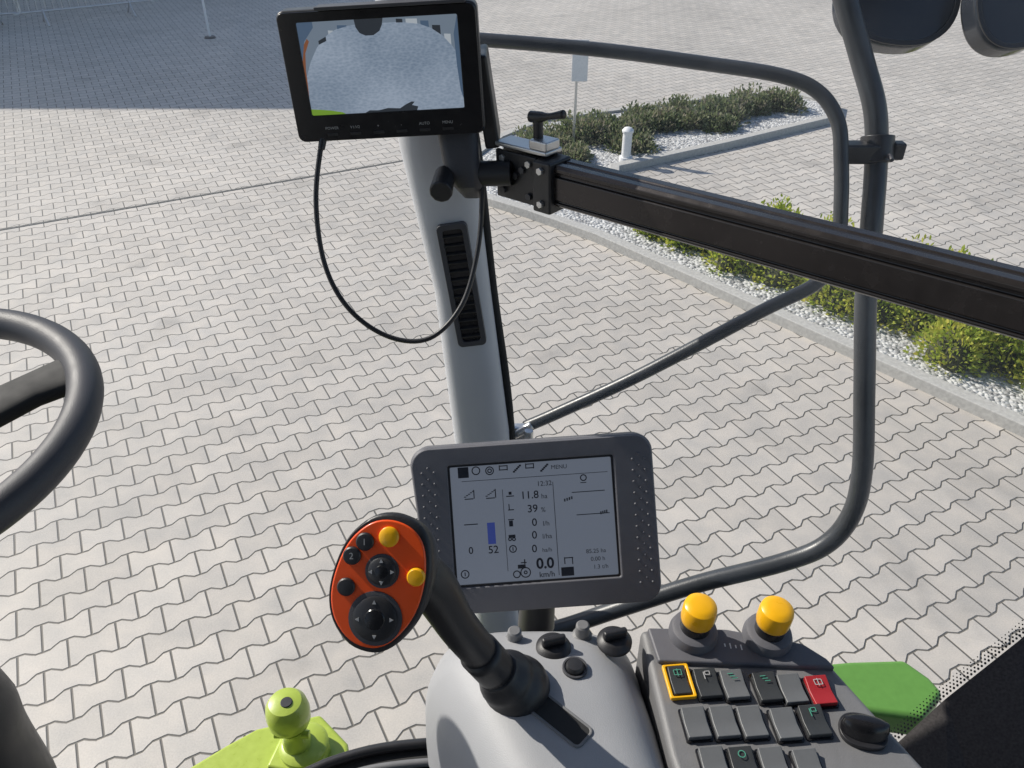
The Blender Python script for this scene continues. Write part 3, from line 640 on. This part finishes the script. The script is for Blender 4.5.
fe=[(-1.0,.42),(-.5,.56),(-.33,.62),(-.265,.65),(-.198,.67),(-.108,.68),(0,.683),(.2,.675),(.4,.65),(.55,.60)]
prism('floor',fe+[(.55,-1),(-1.0,-1)],1.80,1.855,RUB,fl,bevel=.004)
tube('edge_seal',[(x,y,1.862) for x,y in fe],.008,BLK,fl,n=12)
tube('edge_trim',[(x,y-.03,1.862) for x,y in fe],.006,MGR,fl,n=12)
FAB=rough_mat('perforated_trim',(.025,.022,.022),(.055,.05,.05),300,.4,.002)
wt=empty('window_trim')
tp=[(.53,.618,1.965),(.60,.657,2.008),(.70,.702,2.075),(.86,.78,2.195)]; bt=[(.50,.30,1.86),(.6,.30,1.88),(.72,.30,1.92),(.95,.30,2.0)]
V=tp+bt; F=[(i,i+1,4+i+1,4+i)[::-1] for i in range(3)]
o=mesh('trim_sheet',V,F,FAB,wt); sdf=o.modifiers.new('s','SOLIDIFY'); sdf.thickness=.01
V=[];F=[]
for i in range(3):
    A,Bp=Vector(tp[i]),Vector(tp[i+1])
    m_=int((Bp-A).length/.006)
    for j in range(m_):
        for row in range(4):
            p=A.lerp(Bp,(j+.5*(row%2))/m_)+Vector((-.0024,.0024,.0024))*(row+1); rr=.0019-.0003*row; kk=len(V)
            for a in range(8): V.append(p+Vector((rr*math.cos(a*math.pi/4),rr*.7*math.sin(a*math.pi/4),rr*.7*math.sin(a*math.pi/4))))
            F.append(tuple(range(kk,kk+8)))
mesh('frit_dots',V,F,RUB,wt)
rf=empty('cab_roof'); box('roof_panel',(0,-.15,3.5),(1.9,2.3,.12),MGR,rf,bevel=.03); box('rear_wall',(0,-1.2,2.7),(1.8,.06,1.6),BLK,rf,bevel=.01)
box('rear_post',(-.85,-1.1,2.6),(.08,.08,1.7),PGR,rf); box('rear_post',(.85,-1.1,2.6),(.08,.08,1.7),PGR,rf)

# ---------------------------------------------------------------- light, sky, camera
sc.world=bpy.data.worlds.new('World'); sc.world.use_nodes=True; wn=sc.world.node_tree
sk=wn.nodes.new('ShaderNodeTexSky'); sk.sky_type='NISHITA'; sk.sun_disc=False
el=37; sd=Vector((-.87,.5,0)).normalized(); az=math.atan2(sd.x,sd.y)
sk.sun_elevation=R(el); sk.sun_rotation=az
bg=wn.nodes['Background']; bg.inputs['Strength'].default_value=.13; wn.links.new(sk.outputs[0],bg.inputs['Color'])
sl_=bpy.data.lights.new('sun','SUN'); sl_.energy=5; sl_.angle=R(.5); sl_.color=(1,.95,.86)
so=bpy.data.objects.new('sun',sl_); C.objects.link(so)
dirv=-Vector((sd.x*math.cos(R(el)),sd.y*math.cos(R(el)),math.sin(R(el)))); so.rotation_euler=dirv.to_track_quat('-Z','Y').to_euler()
cd=bpy.data.cameras.new('camera'); cam=bpy.data.objects.new('camera',cd); C.objects.link(cam)
cam.location=(0,0,3); cam.rotation_euler=(R(55),0,0); cd.sensor_width=36; cd.lens=36*800/1024; cd.clip_start=.02; cd.clip_end=1000
sc.camera=cam
sc.view_settings.view_transform='Standard'; sc.view_settings.look='None'; sc.view_settings.exposure=0
